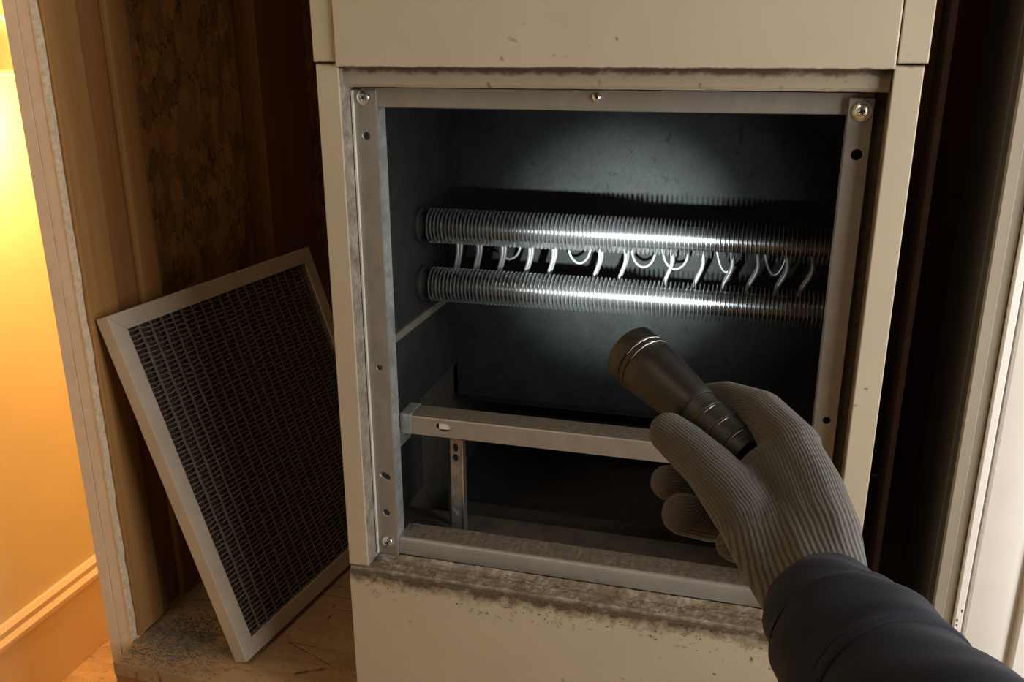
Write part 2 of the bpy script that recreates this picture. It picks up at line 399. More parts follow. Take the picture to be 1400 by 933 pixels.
bm = bmesh.new()
for i in range(11):
    z = random.uniform(-.16, .02); x = random.uniform(.6008, .6045) + random.uniform(-.001, .001); h = random.uniform(.0006, .0030)
    add_box(bm, x, x + random.uniform(.0005, .0014), .0506 if x > .61 else .0550, .0560, z, z + h)
tag(build('paint_chip', bm, M['lint_dark'], tr2), kind='stuff')
struct(box('wall_right_room', .7105, 2.6, .0500, .0800, HZ + .002, TOP, M['casing']))

# ------------------------------------------------------------------ the heater cabinet
cab = empty('heater_cabinet', (.25, .2, FZ), label='tall cream enamelled metal heater cabinet with its front access opening uncovered', cat='cabinet')
box('side_panel', .0000, .0015, .0025, .50, FZ + .0005, .512, M['cream_side'], cab)
box('side_panel', .4985, .5000, .0025, .50, FZ + .0005, .512, M['cream_side'], cab)
def stile(x0, x1, z0, z1, ret):
    bm = bmesh.new(); add_box(bm, x0, x1, .0, .0022, z0, z1)
    return build('stile', bm, M['cream_side'], cab, bevel=.0009)
stile(.0000, .0218, .0030, .5118, 1); stile(.4790, .5000, .0030, .5118, -1)
box('stile', -.0012, .0200, -.0012, .0022, .5128, 1.10, M['cream_side'], cab, .0009)
box('stile', .4806, .5020, -.0012, .0022, .5128, 1.10, M['cream_side'], cab, .0009)
box('side_panel', -.0010, .0002, .0025, .50, .5125, 1.10, M['cream_side'], cab)
box('side_panel', .5003, .5018, .0025, .50, .5125, 1.10, M['cream_side'], cab)
box('upper_panel', .0212, .4792, -.0045, .0022, .5085, 1.10, M['cream_up'], cab, .0012)
box('lower_panel', .0000, .5000, -.0020, .0010, FZ + .0005, -.0030, M['cream_low'], cab, .0012)
# stile returns into the opening
box('stile_return', .0200, .0213, .0024, .0285, .0030, .5075, M['galv_strip'], cab)
box('stile_return', .4795, .4806, .0024, .0285, .0030, .5075, M['galv_strip'], cab)
box('back_strip', .4700, .4794, .0286, .0300, .0030, .5075, M['lint_dark'], cab)
box('back_strip', .0206, .0300, .0286, .0300, .0030, .5075, M['galv_strip'], cab)
bm = bmesh.new(); extrude_profile(bm, [(.010,.5084),(.010,.4945),(.0125,.4915),(.0150,.4915),(.0150,.5084)], 'x', .0214, .4786, steps=40, wob=.00015)
build('header_rail', bm, M['cream_dirty'], cab)
bm = bmesh.new(); extrude_profile(bm, [(.0260,.4900),(.0262,.4735),(.0300,.4725),(.0320,.4900)], 'x', .0304, .4696, steps=30, wob=.0001)
build('header_flange', bm, M['galv_bar'], cab)
# angle bars with punched holes
def angle_bar(x0, x1, z0, z1, y, inner, holes):
    bm = bmesh.new(); add_box(bm, x0, x1, y, y + .0018, z0, z1)
    o = build('angle_bar', bm, M['galv_bar'], cab)
    punch(o, [((hx, y, hz), (0, 1, 0), ru, rv, ro) for hx, hz, ru, rv, ro in holes])
    bv = o.modifiers.new('bevel', 'BEVEL'); bv.width = .0004; bv.segments = 1; bv.limit_method = 'ANGLE'
    bm = bmesh.new(); add_box(bm, inner, inner + .0012, y + .0019, y + .0200, z0, z1)
    build('bar_lip', bm, M['galv'], o)
    return o
bar_l = angle_bar(.0242, .0455, .0065, .4885, .0245, .0443, [(.0342,.4472,.0036,.0036,0), (.0352,.2195,.0030,.0030,0), (.0356,.0994,.0060,.0034,.45), (.0345,.0563,.0040,.0032,.5)])
bar_r = angle_bar(.4512, .4700, .0065, .4865, .0205, .4512, [(.4612,.4425,.0045,.0045,0), (.4617,.2115,.0034,.0034,0)])
box('bar_edge', .0224, .0240, .0215, .0285, .0075, .4880, m_plain('bare_cut_edge', (.70,.68,.63), .45, .2), cab)
def screw(x, y, z, r):
    bm = bmesh.new()
    add_lathe(bm, (x, y, z), (0, -1, 0), [(0, r*1.32), (.0008, r*1.32), (.0011, r*1.02), (.0012, r), (.0026, r*.92), (.0034, r*.70), (.0038, r*.45), (.0026, r*.38), (.0025, 0)], 24)
    o = build('screw', bm, M['zinc'], cab, smooth=True)
    bm = bmesh.new()
    for a in (0.3, 0.3 + PI/2):
        c, s = math.cos(a), math.sin(a)
        vs_ = [(-r*.34, -.0005), (r*.34, -.0005), (r*.34, .0005), (-r*.34, .0005)]
        b0 = [bm.verts.new((x + p*c - q*s, y - .0029, z + p*s + q*c)) for p, q in vs_]
        b1 = [bm.verts.new((x + p*c - q*s, y - .0025, z + p*s + q*c)) for p, q in vs_]
        bm.faces.new(b0); bm.faces.new(b1)
        for i in range(4): bm.faces.new((b0[i], b0[(i+1)%4], b1[(i+1)%4], b1[i]))
    build('screw_recess', bm, M['black_in'], o)
screw(.0337, .0244, .4815, .0053); screw(.4612, .0204, .4762, .0060); screw(.0349, .0244, .0213, .0054); screw(.2487, .0260, .4842, .0030)
# sill, flange and floor pan
bm = bmesh.new()
extrude_profile(bm, [(.0012,-.0045),(.0008,-.0006),(.0030,.0010),(.0060,-.0008),(.0120,.0000),(.0150,.0016),(.0190,.0006),(.0240,.0030),(.0275,.0060),(.0275,.0000),(.0240,-.0045)], 'x', .0004, .4996, steps=120, wob=.0004)
build('sill', bm, M['galv_dusty'], cab)
bm = bmesh.new()
extrude_profile(bm, [(.0285,.0062),(.0272,.0080),(.0275,.0150),(.0278,.0205),(.0288,.0240),(.0310,.0258),(.0335,.0262),(.0600,.0262),(.0600,.0250),(.0335,.0250),(.0305,.0225),(.0295,.0100)], 'x', .0460, .4505, steps=40, wob=.00012)
fo = build('sill_flange', bm, m_plain('sill_flange_steel', (.29,.275,.25), .42, .35, .10, 30, .1), cab, smooth=True)
bm = bmesh.new(); extrude_profile(bm, [(.0322,.0262),(.0598,.0263),(.0598,.0270),(.0322,.0268)], 'x', .0500, .4500, steps=120, wob=.00025)
build('dust_layer', bm, M['lint'], cab)
box('floor_pan', .0105, .4895, .0605, .140, -.0020, .0, m_plain('rusty_pan', (.055,.042,.03), .8, 0, .4, 40), cab)
box('floor_pan', .0025, .4975, .1410, .4700, -.0620, -.060, M['pit'], cab)
box('pan_step', .0025, .4975, .1380, .1400, -.0600, -.0021, M['pit'], cab)
box('pan_rail', .060, .4895, .196, .205, -.0595, -.020, M['pit'], cab)
# duct interior
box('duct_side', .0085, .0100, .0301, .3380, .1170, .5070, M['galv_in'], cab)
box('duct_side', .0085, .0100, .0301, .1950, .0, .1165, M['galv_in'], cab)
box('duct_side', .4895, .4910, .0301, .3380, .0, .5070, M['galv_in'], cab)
bm = bmesh.new(); extrude_profile(bm, [(.0102,.2220),(.0125,.2215),(.0128,.2130),(.0102,.2120)], 'y', .0305, .3345)
build('side_seam', bm, m_plain('pale_seam', (.17,.155,.13), .6, .2), cab)
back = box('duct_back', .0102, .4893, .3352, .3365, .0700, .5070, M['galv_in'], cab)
bm = bmesh.new(); extrude_profile(bm, [(.3351,.0700),(.3250,.0685),(.3250,.0675),(.3351,.0670)], 'x', .0110, .4890)
build('back_lip', bm, M['galv_in'], cab)
box('corner_angle', .0103, .0185, .3330, .3350, .0705, .5060, M['galv_in'], cab)
box('duct_top', .0085, .4910, .0330, .3360, .5072, .5084, M['galv_in'], cab)
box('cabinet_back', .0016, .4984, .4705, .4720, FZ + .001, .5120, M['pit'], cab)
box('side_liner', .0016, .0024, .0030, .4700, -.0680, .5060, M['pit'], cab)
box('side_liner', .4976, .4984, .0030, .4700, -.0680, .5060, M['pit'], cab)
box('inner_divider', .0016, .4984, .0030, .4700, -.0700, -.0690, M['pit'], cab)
# small folded clip under the left end of the cross rail
bm = bmesh.new()
a = [(.0110,.100,.120),(.0110,.152,.0945),(.0110,.150,.0875),(.0110,.104,.0880)]
v0 = [bm.verts.new(p) for p in a]; v1 = [bm.verts.new((p[0]+.0030, p[1], p[2])) for p in a]
bm.faces.new(v0); bm.faces.new(v1)
for i in range(4): bm.faces.new((v0[i], v0[(i+1)%4], v1[(i+1)%4], v1[i]))
build('rail_clip', bm, m_plain('pale_clip', (.36,.36,.33), .5, .3), cab)
# cross rail: a hollow folded channel with an oblong hole
bm = bmesh.new()
extrude_profile(bm, [(.050,.1390),(.0500,.1580),(.0510,.1590),(.0790,.1600),(.0800,.1590),(.0800,.1390),(.0785,.1390),(.0785,.1580),(.0516,.1573),(.0516,.1390)], 'x', .0458, .4700, steps=1)
rail = build('cross_rail', bm, M['galv_bar'], cab)
punch(rail, [((.0925, .0508, .1505), (0, 1, 0), .0090, .0050, 0)])
box('rail_shadow_plate', .0700, .1150, .0570, .0575, .1400, .1570, M['pit'], cab)  # added dark plate, stands in for the shade around the hole's inside
box('rail_hole_lit_dust', .0865, .1005, .0518, .0560, .1472, .1542, m_plain('pale_lit_dust', (.62,.58,.50), .7), cab)  # added pale block, the hole's lit, dusty inside put into its colour
bm = bmesh.new(); extrude_profile(bm, [(.0498,.1388),(.0490,.1590),(.0500,.1610),(.0810,.1612),(.0815,.1388)], 'x', .0440, .0560)
build('rail_end', bm, M['galv'], cab, bevel=.0006)
box('rail_dust', .0560, .4690, .0530, .0775, .15975, .1606, M['lint'], cab)
# slotted strut below the rail
bm = bmesh.new(); add_box(bm, .0880, .1015, .0800, .0815, .0060, .1240)
st = build('strut', bm, m_galv('bright_strut', (.33,.36,.39), .8, .30), cab)
punch(st, [((.0942, .0805, .1140), (0,1,0), .0030, .0052, 0), ((.0938, .0805, .1020), (0,1,0), .0034, .0042, 0)])
box('strut_lip', .1016, .1026, .0790, .0900, .0060, .1240, M['zinc'], st)
box('strut_foot', .0878, .1024, .0700, .0799, .0003, .0060, M['galv'], st, .001)
box('strut', .0740, .0868, .1100, .1115, .0003, .1385, M['galv_in'], cab)

# ------------------------------------------------------------------ finned heating tubes
def finned(z, label, yc=.210, first=None):
    t = empty('finned_heating_tube', (.25, yc, z), label=label, cat='heating element', group='finned heating tubes across the opening')
    bm = bmesh.new(); add_tube(bm, [(.0145, yc, z), (.4855, yc, z)], .0128, 24); build('core_tube', bm, M['tube'], t, smooth=True)
    bm = bmesh.new(); add_lathe(bm, (.0103, yc, z), (1, 0, 0), [(0, .0200), (.0045, .0200), (.0055, .0165), (.0130, .0160), (.0135, .0150)], 28)
    add_lathe(bm, (.4893, yc, z), (-1, 0, 0), [(0, .0200), (.0045, .0200), (.0055, .0165), (.0130, .0160)], 28)
    build('end_bush', bm, M['cap_dark'], t, smooth=True)
    global finmesh
    if first is None:
        bm = bmesh.new(); add_lathe(bm, (0, 0, 0), (1, 0, 0), [(-.00035, .0127), (-.00030, .0200), (-.00018, .0203), (.00018, .0203), (.00030, .0200), (.00035, .0127)], 28, cap=False)
        bmesh.ops.recalc_face_normals(bm, faces=bm.faces)
        finmesh = bpy.data.meshes.new('fin'); bm.to_mesh(finmesh); bm.free(); finmesh.materials.append(M['fin'])
        for p in finmesh.polygons: p.use_smooth = True
        finmesh.set_sharp_from_angle(angle=math.radians(50))
    n = 100; x0 = .0262; p = (.4740 - x0) / (n - 1)
    for i in range(n):
        o = bpy.data.objects.new('fin', finmesh); COL.objects.link(o); o.parent = t
        o.location = (x0 + i*p - .25 + random.uniform(-.00008, .00008), random.uniform(-.0001, .0001), random.uniform(-.0001, .0001))
        o.rotation_euler = (0, random.uniform(-.006, .006), random.uniform(-.012, .012))
    return t
random.seed(11)
finned(.3285, 'upper of the two silver finned heating tubes across the dark cabinet interior')
finned(.2590, 'lower of the two silver finned heating tubes, just below the wire loops', first=1)
# open wire coils that hang between the tubes
random.seed(4)
def smooth_path(pts, sub=6):
    out = []
    P_ = [Vector(p) for p in pts]
    for i in range(len(P_) - 1):
        A, B, C_, D = P_[max(0, i-1)], P_[i], P_[i+1], P_[min(len(P_)-1, i+2)]
        for k in range(sub):
            f = k / sub
            out.append(.5*((2*B) + (C_ - A)*f + (2*A - 5*B + 4*C_ - D)*f*f + (3*B - A - 3*C_ + D)*f*f*f))
    return out + [P_[-1]]
pts = [(.0300, .236, .3260)]
for i, x in enumerate([.0449, .0699, .1000, .1332, .1614, .2159, .2455, .2976, .3316, .3633, .3907, .4215, .4480]):
    ln = .0010 * i
    q_ = [(x - .0040, .318), (x + .0010, .304), (x + .0012, .290), (x - .0025 - ln*.4, .272), (x - .0050 - ln*.4, .258)]
    pts += [(a_, .241, b_) for a_, b_ in q_] + [(q_[-1][0], .247, .254)] + [(a_, .253, b_) for a_, b_ in reversed(q_)] + [(x + .002, .250, .326)]
bm = bmesh.new(); add_tube(bm, smooth_path(pts), .0023, 8)
wc = build('wire_coil', bm, M['rod'], None, smooth='all')
tag(wc, 'bright hanging wire coil whose long hooks drop behind the lower finned tube', 'heating coil')
pts = [(.0500, .270, .3250)]
for a, b_ in ((.0874, .1184), (.1745, .2033), (.2494, .2788), (.2854, .3159), (.3466, .3690), (.3990, .4220)):
    pts += [(a - .002, .266, .318), (a, .2645, .304), (a + .005, .2640, .2880), ((a + b_)/2, .2640, .2810), (b_ - .005, .2645, .2870), (b_, .2660, .303), (b_ + .001, .270, .320)]
bm = bmesh.new(); add_tube(bm, smooth_path(pts), .0016, 8)
wc = build('wire_coil', bm, M['rod'], None, smooth='all')
tag(wc, 'thinner wire coil of shallow U-shaped loops, rear one of the two coils', 'heating coil')

# ------------------------------------------------------------------ lint on the sill and lower panel
random.seed(21)
def lint(name, n, fy, zr, m, label, L=(.002, .006)):
    bm = bmesh.new()
    for i in range(n):
        x = random.uniform(.004, .49); y, z, nrm = fy(x); c = Vector((x, y, z)); a = random.uniform(0, 2*PI)
        ln = random.uniform(*L)
        if nrm == 'z': d1 = Vector((math.cos(a), math.sin(a)*.6, random.uniform(0, .35))); up = Vector((0, 0, 1))
        else: d1 = Vector((math.cos(a), -random.uniform(0, .3), math.sin(a))); up = Vector((0, -1, 0))
        d2 = d1.cross(up) * random.uniform(-.5, .5)
        add_tube(bm, [c, c + d1*ln*.5 + d2*ln*.3 + up*ln*.1, c + d1*ln + up*.0002], random.uniform(.00010, .00022), 3)
    for i in range(n // 2):
        x = random.uniform(.004, .49); y, z, nrm = fy(x); s = random.uniform(.0003, .0010)
        add_box(bm, x-s, x+s, y-s*.6, y+s*.6, z-s*.3, z+s*.6)
    o = build(name, bm, m); tag(o, label, 'lint', kind='stuff'); return o
lint('lint', 700, lambda x: (random.uniform(.001, .027), .0022 + random.uniform(-.001, .0012), 'z'), 0, M['lint'], 'grey-brown lint and dust strewn along the sill of the opening')
lint('lint', 240, lambda x: (-.0021, -.004 - .028*random.random()**2.2, 'y'), 0, M['lint_dark'], 'dark fibres clinging to the cream panel just below the sill', (.0015, .005))
lint('lint', 200, lambda x: (random.uniform(.034, .058), .0272, 'z'), 0, M['lint'], 'pale dust specks lying along the top of the sill flange', (.001, .003))
# dust pile on the closet floor behind the drywall edge
bm = bmesh.new()
for i in range(2600):
    x = -.285 + random.gauss(0, .030); y = .068 + random.gauss(0, .026); s = random.uniform(.0002, .0009)
    if y < .014: continue
    if x < -.337: continue
    add_box(bm, x-s, x+s, y-s*.7, y+s*.7, FZ - .0004, FZ + s*.9)
for i in range(260):
    x = random.uniform(-.335, -.20); y = random.uniform(.016, .14); a = random.uniform(0, 2*PI); l_ = random.uniform(.003, .009)
    c = Vector((x, y, FZ + .0004)); d1 = Vector((math.cos(a), math.sin(a), 0)); add_tube(bm, [c, c + d1*l_*.5 + Vector((0, 0, .0012)), c + d1*l_], .00022, 3)
tag(build('dust', bm, m_plain('grey_dust', (.15,.135,.11), .95, 0, .5, 200)), 'grey dust and debris on the boards between the pine stud and the filter', 'dust', kind='stuff')

# ------------------------------------------------------------------ the air filter leaning on the stud
fA, fu, fd, fn, fL = Vector(FILTER['A']), Vector(FILTER['u']), Vector(FILTER['d']), Vector(FILTER['n']), FILTER['L']
FW = .398; FT = .0195; FB = .0215
flt = empty('air_filter', fA, label='large rectangular air filter with pale cardboard frame leaning beside the cabinet', cat='filter')
MF = Matrix((fd, fu, fn)).transposed()          # local x along the foot, y up the face, z out of the face
def fbuild(name, bm, m, parent, **k):
    for v in bm.verts: v.co = fA + MF @ v.co
    return build(name, bm, m, parent, **k)
def fside(pts):
    bm = bmesh.new(); lo = [bm.verts.new((p[0], p[1], -FT)) for p in pts]; hi = [bm.verts.new((p[0], p[1], 0)) for p in pts]
    bm.faces.new(lo); bm.faces.new(hi)
    for i in range(4): bm.faces.new((lo[i], lo[(i+1)%4], hi[(i+1)%4], hi[i]))
    fbuild('frame_side', bm, M['cardboard'], flt, bevel=.0012)
g = .00005
fside([(0, 0), (FW, 0), (FW-FB, FB), (FB, FB)]); fside([(0, fL), (FW, fL), (FW-FB, fL-FB), (FB, fL-FB)])
fside([(0, 0), (FB, FB), (FB, fL-FB), (0, fL)]); fside([(FW, 0), (FW-FB, FB), (FW-FB, fL-FB), (FW, fL)])
# pleated media behind the grid
bm = bmesh.new(); NP = 44; row0 = None
x0, x1, y0, y1 = FB, FW - FB, FB, fL - FB
for i in range(NP*2 + 1):
    x = x0 + (x1-x0)*i/(NP*2); z = -.0075 if i % 2 else -.0125
    row = [bm.verts.new((x, y0, z)), bm.verts.new((x, y1, z))]
    if row0: bm.faces.new((row0[0], row[0], row[1], row0[1]))
    row0 = row
fbuild('filter_media', bm, M['media'], flt)
bm = bmesh.new(); add_box(bm, x0, x1, y0, y1, -.0185, -.0175); fbuild('backing_sheet', bm, M['media'], flt)
random.seed(9)
NC = 20; cw = (x1 - x0) / NC
for i in range(1, NC):
    bm = bmesh.new(); N = 60; pr = None; xc = x0 + cw*i
    for j in range(N + 1):
        y = y0 + (y1-y0)*j/N; dx = .0005*math.sin(j*.9 + i*2) + random.uniform(-.0003, .0003); hw = .0019 + random.uniform(-.0004, .0004)
        r_ = [bm.verts.new((xc+dx-hw, y, -.0014)), bm.verts.new((xc+dx+hw, y, -.0014))]
        if pr: bm.faces.new((pr[0], pr[1], r_[1], r_[0]))
        pr = r_
    bmesh.ops.solidify(bm, geom=bm.faces[:], thickness=.0006)
    fbuild('grid_strip', bm, M['gridstrip'], flt)
bm = bmesh.new(); NR = 68
for i in range(NC):
    off = random.uniform(0, .5)
    for j in range(NR):
        ya = y0 + (y1-y0)*(j + off)/NR; xa = x0 + cw*i; ym = ya + random.uniform(-.0007, .0007)
        pts = [(xa + .0006, ya, -.0026), (xa + cw*.30, ym + .0003, -.0026), (xa + cw*.55, ym - .0003, -.0030), (xa + cw - .0006, ya + random.uniform(-.001, .0015), -.0026)]
        add_tube(bm, pts, [random.uniform(.0005, .0011) for _ in pts], 4, cap=False)
        if random.random() < .7:
            xb = xa + cw*random.uniform(.3, .7)
            add_tube(bm, [(xb, ya, -.0029), (xb + random.uniform(-.002, .002), ya + (y1-y0)/NR*.8, -.0032)], .0003, 3, cap=False)
tag(fbuild('grid_wires', bm, M['wiregrid'], flt), kind='stuff')

# ------------------------------------------------------------------ wall sconce in the hall
SC = Vector((HX, .290, .525))
sc = empty('wall_sconce', SC, label='glowing glass wall lamp high on the yellow hallway wall', cat='lamp')
bm = bmesh.new(); add_lathe(bm, SC + Vector((.0004, 0, .05)), (1, 0, 0), [(0, .045), (.010, .045), (.016, .036), (.018, 0)], 28); build('wall_plate', bm, M['zinc'], sc, smooth=True)
bm = bmesh.new(); add_tube(bm, [SC + Vector((.018, 0, .05)), SC + Vector((.05, 0, .062)), SC + Vector((.075, 0, .05))], .006, 10); build('lamp_arm', bm, M['zinc'], sc, smooth='all')
m, nt, b = mat('warm_lamp_glass'); b.inputs['Base Color'].default_value = (1, .72, .38, 1); b.inputs['Roughness'].default_value = .25
b.inputs['Emission Color'].default_value = (1, .50, .16, 1); b.inputs['Emission Strength'].default_value = .35
nbg = NB(nt); bb = nbg.bump(nbg.noise(45, 3), .5, .004); nbg.l(bb, b.inputs['Normal']); M['glass'] = m
bm = bmesh.new(); c = SC + Vector((.075, 0, .045))
add_lathe(bm, c, (0, 0, -1), [(0, .012), (.010, .030), (.030, .044), (.055, .050), (.075, .051), (.075, .048), (.050, .046), (.028, .040), (.010, .026), (.002, .010)], 32)
build('glass_shade', bm, M['glass'], sc, smooth=True)
m2, nt2, b2 = mat('lamp_rim_glow'); b2.inputs['Base Color'].default_value = (1, .8, .45, 1)
b2.inputs['Emission Color'].default_value = (1, .62, .22, 1); b2.inputs['Emission Strength'].default_value = .9
bm = bmesh.new(); add_tube(bm, [c + Vector((math.cos(2*PI*i/36)*.0505, math.sin(2*PI*i/36)*.0505, -.077)) for i in range(37)], .0035, 8, cap=False)
build('shade_rim', bm, m2, sc, smooth='all')
pl = bpy.data.lights.new('lamp_light', 'POINT'); pl.energy = 3.0; pl.color = (1.0, .64, .30); pl.shadow_soft_size = .025
po = bpy.data.objects.new('lamp_light', pl); COL.objects.link(po); po.location = c + Vector((.01, 0, -.15))

area('hall_fill_light', (-.56, .80, 1.15), (-.62, .55, -.4), .16, .16, 16.0, (1.0, .64, .30))  # added unseen fill light, evens out the lower hallway wall

# ------------------------------------------------------------------ flashlight
Hd, Tl = Vector(HEAD), Vector(TAIL); ax = (Tl - Hd).normalized(); FLn = (Tl - Hd).length
FS = .75
def sc_(p): return [(h*FS, r*FS) for h, r in p]
tor = empty('flashlight', Hd, label='black metal flashlight held in the glove, shining into the cabinet', cat='flashlight')
bm = bmesh.new()
add_lathe(bm, Hd, ax, sc_([(-.006, .0215), (-.010, .0225), (-.0105, .0262), (-.009, .0270), (.0055, .0272), (.0065, .0262), (.0080, .0262), (.0085, .0272), (.0120, .0272), (.0128, .0264), (.0140, .0264), (.0150, .0268), (.0300, .0256), (.0480, .0236), (.0700, .0212), (.0790, .0202), (.0800, .0196)]), 48)
build('flashlight_head', bm, M['torch'], tor, smooth=True)
bm = bmesh.new(); add_lathe(bm, Hd, ax, sc_([(-.0060, .0214), (.004, .010), (.006, .004), (.006, 0)]), 32); build('reflector', bm, M['fin'], tor, smooth=True)
bm = bmesh.new()
prof = [(.0801, .0190)]
z = .084
FL0 = FLn/FS
while z < FL0 - .012:
    prof += [(z, .0180), (z+.0065, .0180), (z+.0072, .0188), (z+.0095, .0188), (z+.0102, .0180)]; z += .0165
prof += [(FL0 - .006, .0178), (FL0 - .001, .0165), (FL0, .0150), (FL0, 0)]
add_lathe(bm, Hd, ax, sc_(prof), 40); build('flashlight_body', bm, M['torch_rub'], tor, smooth=True)
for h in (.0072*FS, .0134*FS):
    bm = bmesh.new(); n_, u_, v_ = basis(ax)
    # thin silver line, only along the upper arc of each ring
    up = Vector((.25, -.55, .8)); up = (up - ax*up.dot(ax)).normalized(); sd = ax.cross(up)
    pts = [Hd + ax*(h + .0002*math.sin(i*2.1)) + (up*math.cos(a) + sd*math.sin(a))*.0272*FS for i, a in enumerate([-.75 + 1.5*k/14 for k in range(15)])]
    add_tube(bm, pts, .00030, 6); build('silver_arc', bm, M['silver_ring'], tor, smooth='all')
hs = bpy.data.lights.new('flashlight_hotspot', 'SPOT'); hs.energy = 31.0; hs.color = (.90, .98, 1.0); hs.spot_size = math.radians(37); hs.spot_blend = 1.0; hs.shadow_soft_size = .006
ho = bpy.data.objects.new('flashlight_hotspot', hs); COL.objects.link(ho); ho.location = Hd - ax*.010
ho.rotation_euler = (Vector(TARGET) - ho.location).to_track_quat('-Z', 'Y').to_euler()
for h in (.0962, .1127, .1292):  # added pale arcs: highlights on the grip rings modelled as thin silver lines
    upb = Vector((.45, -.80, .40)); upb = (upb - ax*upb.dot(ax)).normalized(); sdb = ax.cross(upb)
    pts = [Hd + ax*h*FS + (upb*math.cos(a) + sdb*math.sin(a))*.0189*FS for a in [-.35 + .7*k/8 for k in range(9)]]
    bm = bmesh.new(); add_tube(bm, pts, [.00008 + .00030*math.sin(PI*k/8) for k in range(9)], 6); build('grip_glint', bm, M['silver_ring'], tor, smooth='all')
sp = bpy.data.lights.new('flashlight_beam', 'SPOT'); sp.energy = 4.0; sp.color = (.88, .97, 1.0); sp.spot_size = math.radians(56); sp.spot_blend = 1.0; sp.shadow_soft_size = .006
so = bpy.data.objects.new('flashlight_beam', sp); COL.objects.link(so); so.location = Hd - ax*.010
so.rotation_euler = (Vector(TARGET) - so.location).to_track_quat('-Z', 'Y').to_euler()

# ------------------------------------------------------------------ gloved hand and sleeve
per = empty('person', (SLEEVE[3][0], SLEEVE[3][1], SLEEVE[3][2]), label='person reaching in with grey knit glove and navy sleeve, holding the flashlight', cat='person')
bm = bmesh.new()
for nm, ch in HAND.items():
    for (a, b_) in zip(ch, ch[1:]):
        pa, pb = Vector(a[:3]), Vector(b_[:3]); L_ = (pb - pa).length; n = max(2, int(L_ / .0022))
        for k in range(n + 1):
            t = k / n; r = a[3] + (b_[3] - a[3])*t
            if nm.startswith('meta'): r *= .96
            bmesh.ops.create_icosphere(bm, subdivisions=2, radius=r, matrix=Matrix.Translation(pa.lerp(pb, t)))
me = bpy.data.meshes.new('glove'); bm.to_mesh(me); bm.free()
go = bpy.data.objects.new('glove', me); COL.objects.link(go)
rm = go.modifiers.new('r', 'REMESH'); rm.mode = 'VOXEL'; rm.voxel_size = .0010; rm.use_smooth_shade = True
sm = go.modifiers.new('s', 'SMOOTH'); sm.factor = .6; sm.iterations = 20
bpy.context.view_layer.update(); dg = bpy.context.evaluated_depsgraph_get()
gm = bpy.data.meshes.new_from_object(go.evaluated_get(dg)); bpy.data.objects.remove(go); bpy.data.meshes.remove(me)
# keep only the outer shell, then write the knit direction as an attribute
bm = bmesh.new(); bm.from_mesh(gm)
seen = set(); best = []
for v in bm.verts:
    if v.index in seen: continue
    st_ = [v]; comp = []; seen.add(v.index)
    while st_:
        q = st_.pop(); comp.append(q)
        for e in q.link_edges:
            o_ = e.other_vert(q)
            if o_.index not in seen: seen.add(o_.index); st_.append(o_)
    if len(comp) > len(best): best = comp
keep = set(v.index for v in best)
bmesh.ops.delete(bm, geom=[v for v in bm.verts if v.index not in keep], context='VERTS')
bm.to_mesh(gm); bm.free()
nV = len(gm.vertices); co = np.empty(nV*3); gm.vertices.foreach_get('co', co); co = co.reshape(-1, 3)
camp = np.array([r[3] for r in CAM])
backn = np.array([.25, -.90, .35]); backn /= np.linalg.norm(backn)
def side(d):
    s = np.cross(d / np.linalg.norm(d), backn); return s / np.linalg.norm(s)
pm = np.array(HAND['metacarpal_b'][0][:3]); s_palm = side(pm - np.array(HAND['metacarpal_b'][3][:3]))
wsum = np.zeros(nV); usum = np.zeros(nV)
for nm, ch in HAND.items():
    J = [np.array(c_[:3]) for c_ in ch]; palm = nm.startswith('meta') or nm.startswith('palm')
    piv, upiv = J[0], float(J[0] @ s_palm)
    for i in range(len(ch) - 1):
        a, b_, ra, rb = J[i], J[i+1], ch[i][3], ch[i+1][3]
        s = s_palm if palm else side(b_ - a)
        if palm: u = co @ s
        else:
            u = upiv + (co - a) @ s; upiv = upiv + float((b_ - a) @ s)
        L2 = (b_ - a) @ (b_ - a); t = np.clip((co - a) @ (b_ - a) / L2, 0, 1); q = co - a - t[:, None]*(b_ - a)
        dist = np.maximum(np.linalg.norm(q, axis=1) / (ra + (rb-ra)*t), .7)
        w_ = dist**-7.0
        wsum += w_; usum += w_*u
u = usum / wsum
at_ = gm.attributes.new('knit', 'FLOAT', 'POINT'); at_.data.foreach_set('value', u.astype(np.float32))
wr0 = np.array(HAND['metacarpal_b'][1][:3]); wr1 = np.array(HAND['metacarpal_b'][3][:3]); dd = wr1 - wr0
cuffv = np.clip((co - wr0) @ dd / (dd @ dd), 0, 1)
at2 = gm.attributes.new('cuff', 'FLOAT', 'POINT'); at2.data.foreach_set('value', cuffv.astype(np.float32))
m, nt, b = mat('grey_knit'); nb = NB(nt)
k = nb.n('ShaderNodeAttribute', attribute_name='knit').outputs['Fac']; cf = nb.n('ShaderNodeAttribute', attribute_name='cuff').outputs['Fac']
kk = nb.math('ADD', k, nb.math('MULTIPLY', nb.noise(60, 3, .6), .0022))
fine = nb.math('SINE', nb.math('MULTIPLY', kk, 2*PI/.0017))
wide = nb.math('SINE', nb.math('MULTIPLY', kk, 2*PI/.0028))
cfr = nb.ramp(cf, [(.08, 0.0), (.35, 1.0)])
hgt = nb.mix(cfr, fine, wide)
h01 = nb.math('ADD', nb.math('MULTIPLY', hgt, .5), .5)
weave = nb.noise(900, 2, .6)
ca = nb.mix(nb.ramp(h01, [(.05, 0.0), (.8, 1.0)]), (.068,.064,.060), (.097,.094,.090))
cb = nb.mix(nb.ramp(h01, [(.1, 0.0), (.7, 1.0)]), (.047,.044,.041), (.122,.118,.112))
c1 = nb.mix(cfr, ca, cb)
c1 = nb.mix(nb.ramp(weave, [(.35, .0), (.7, .5)]), c1, (.065,.06,.054))
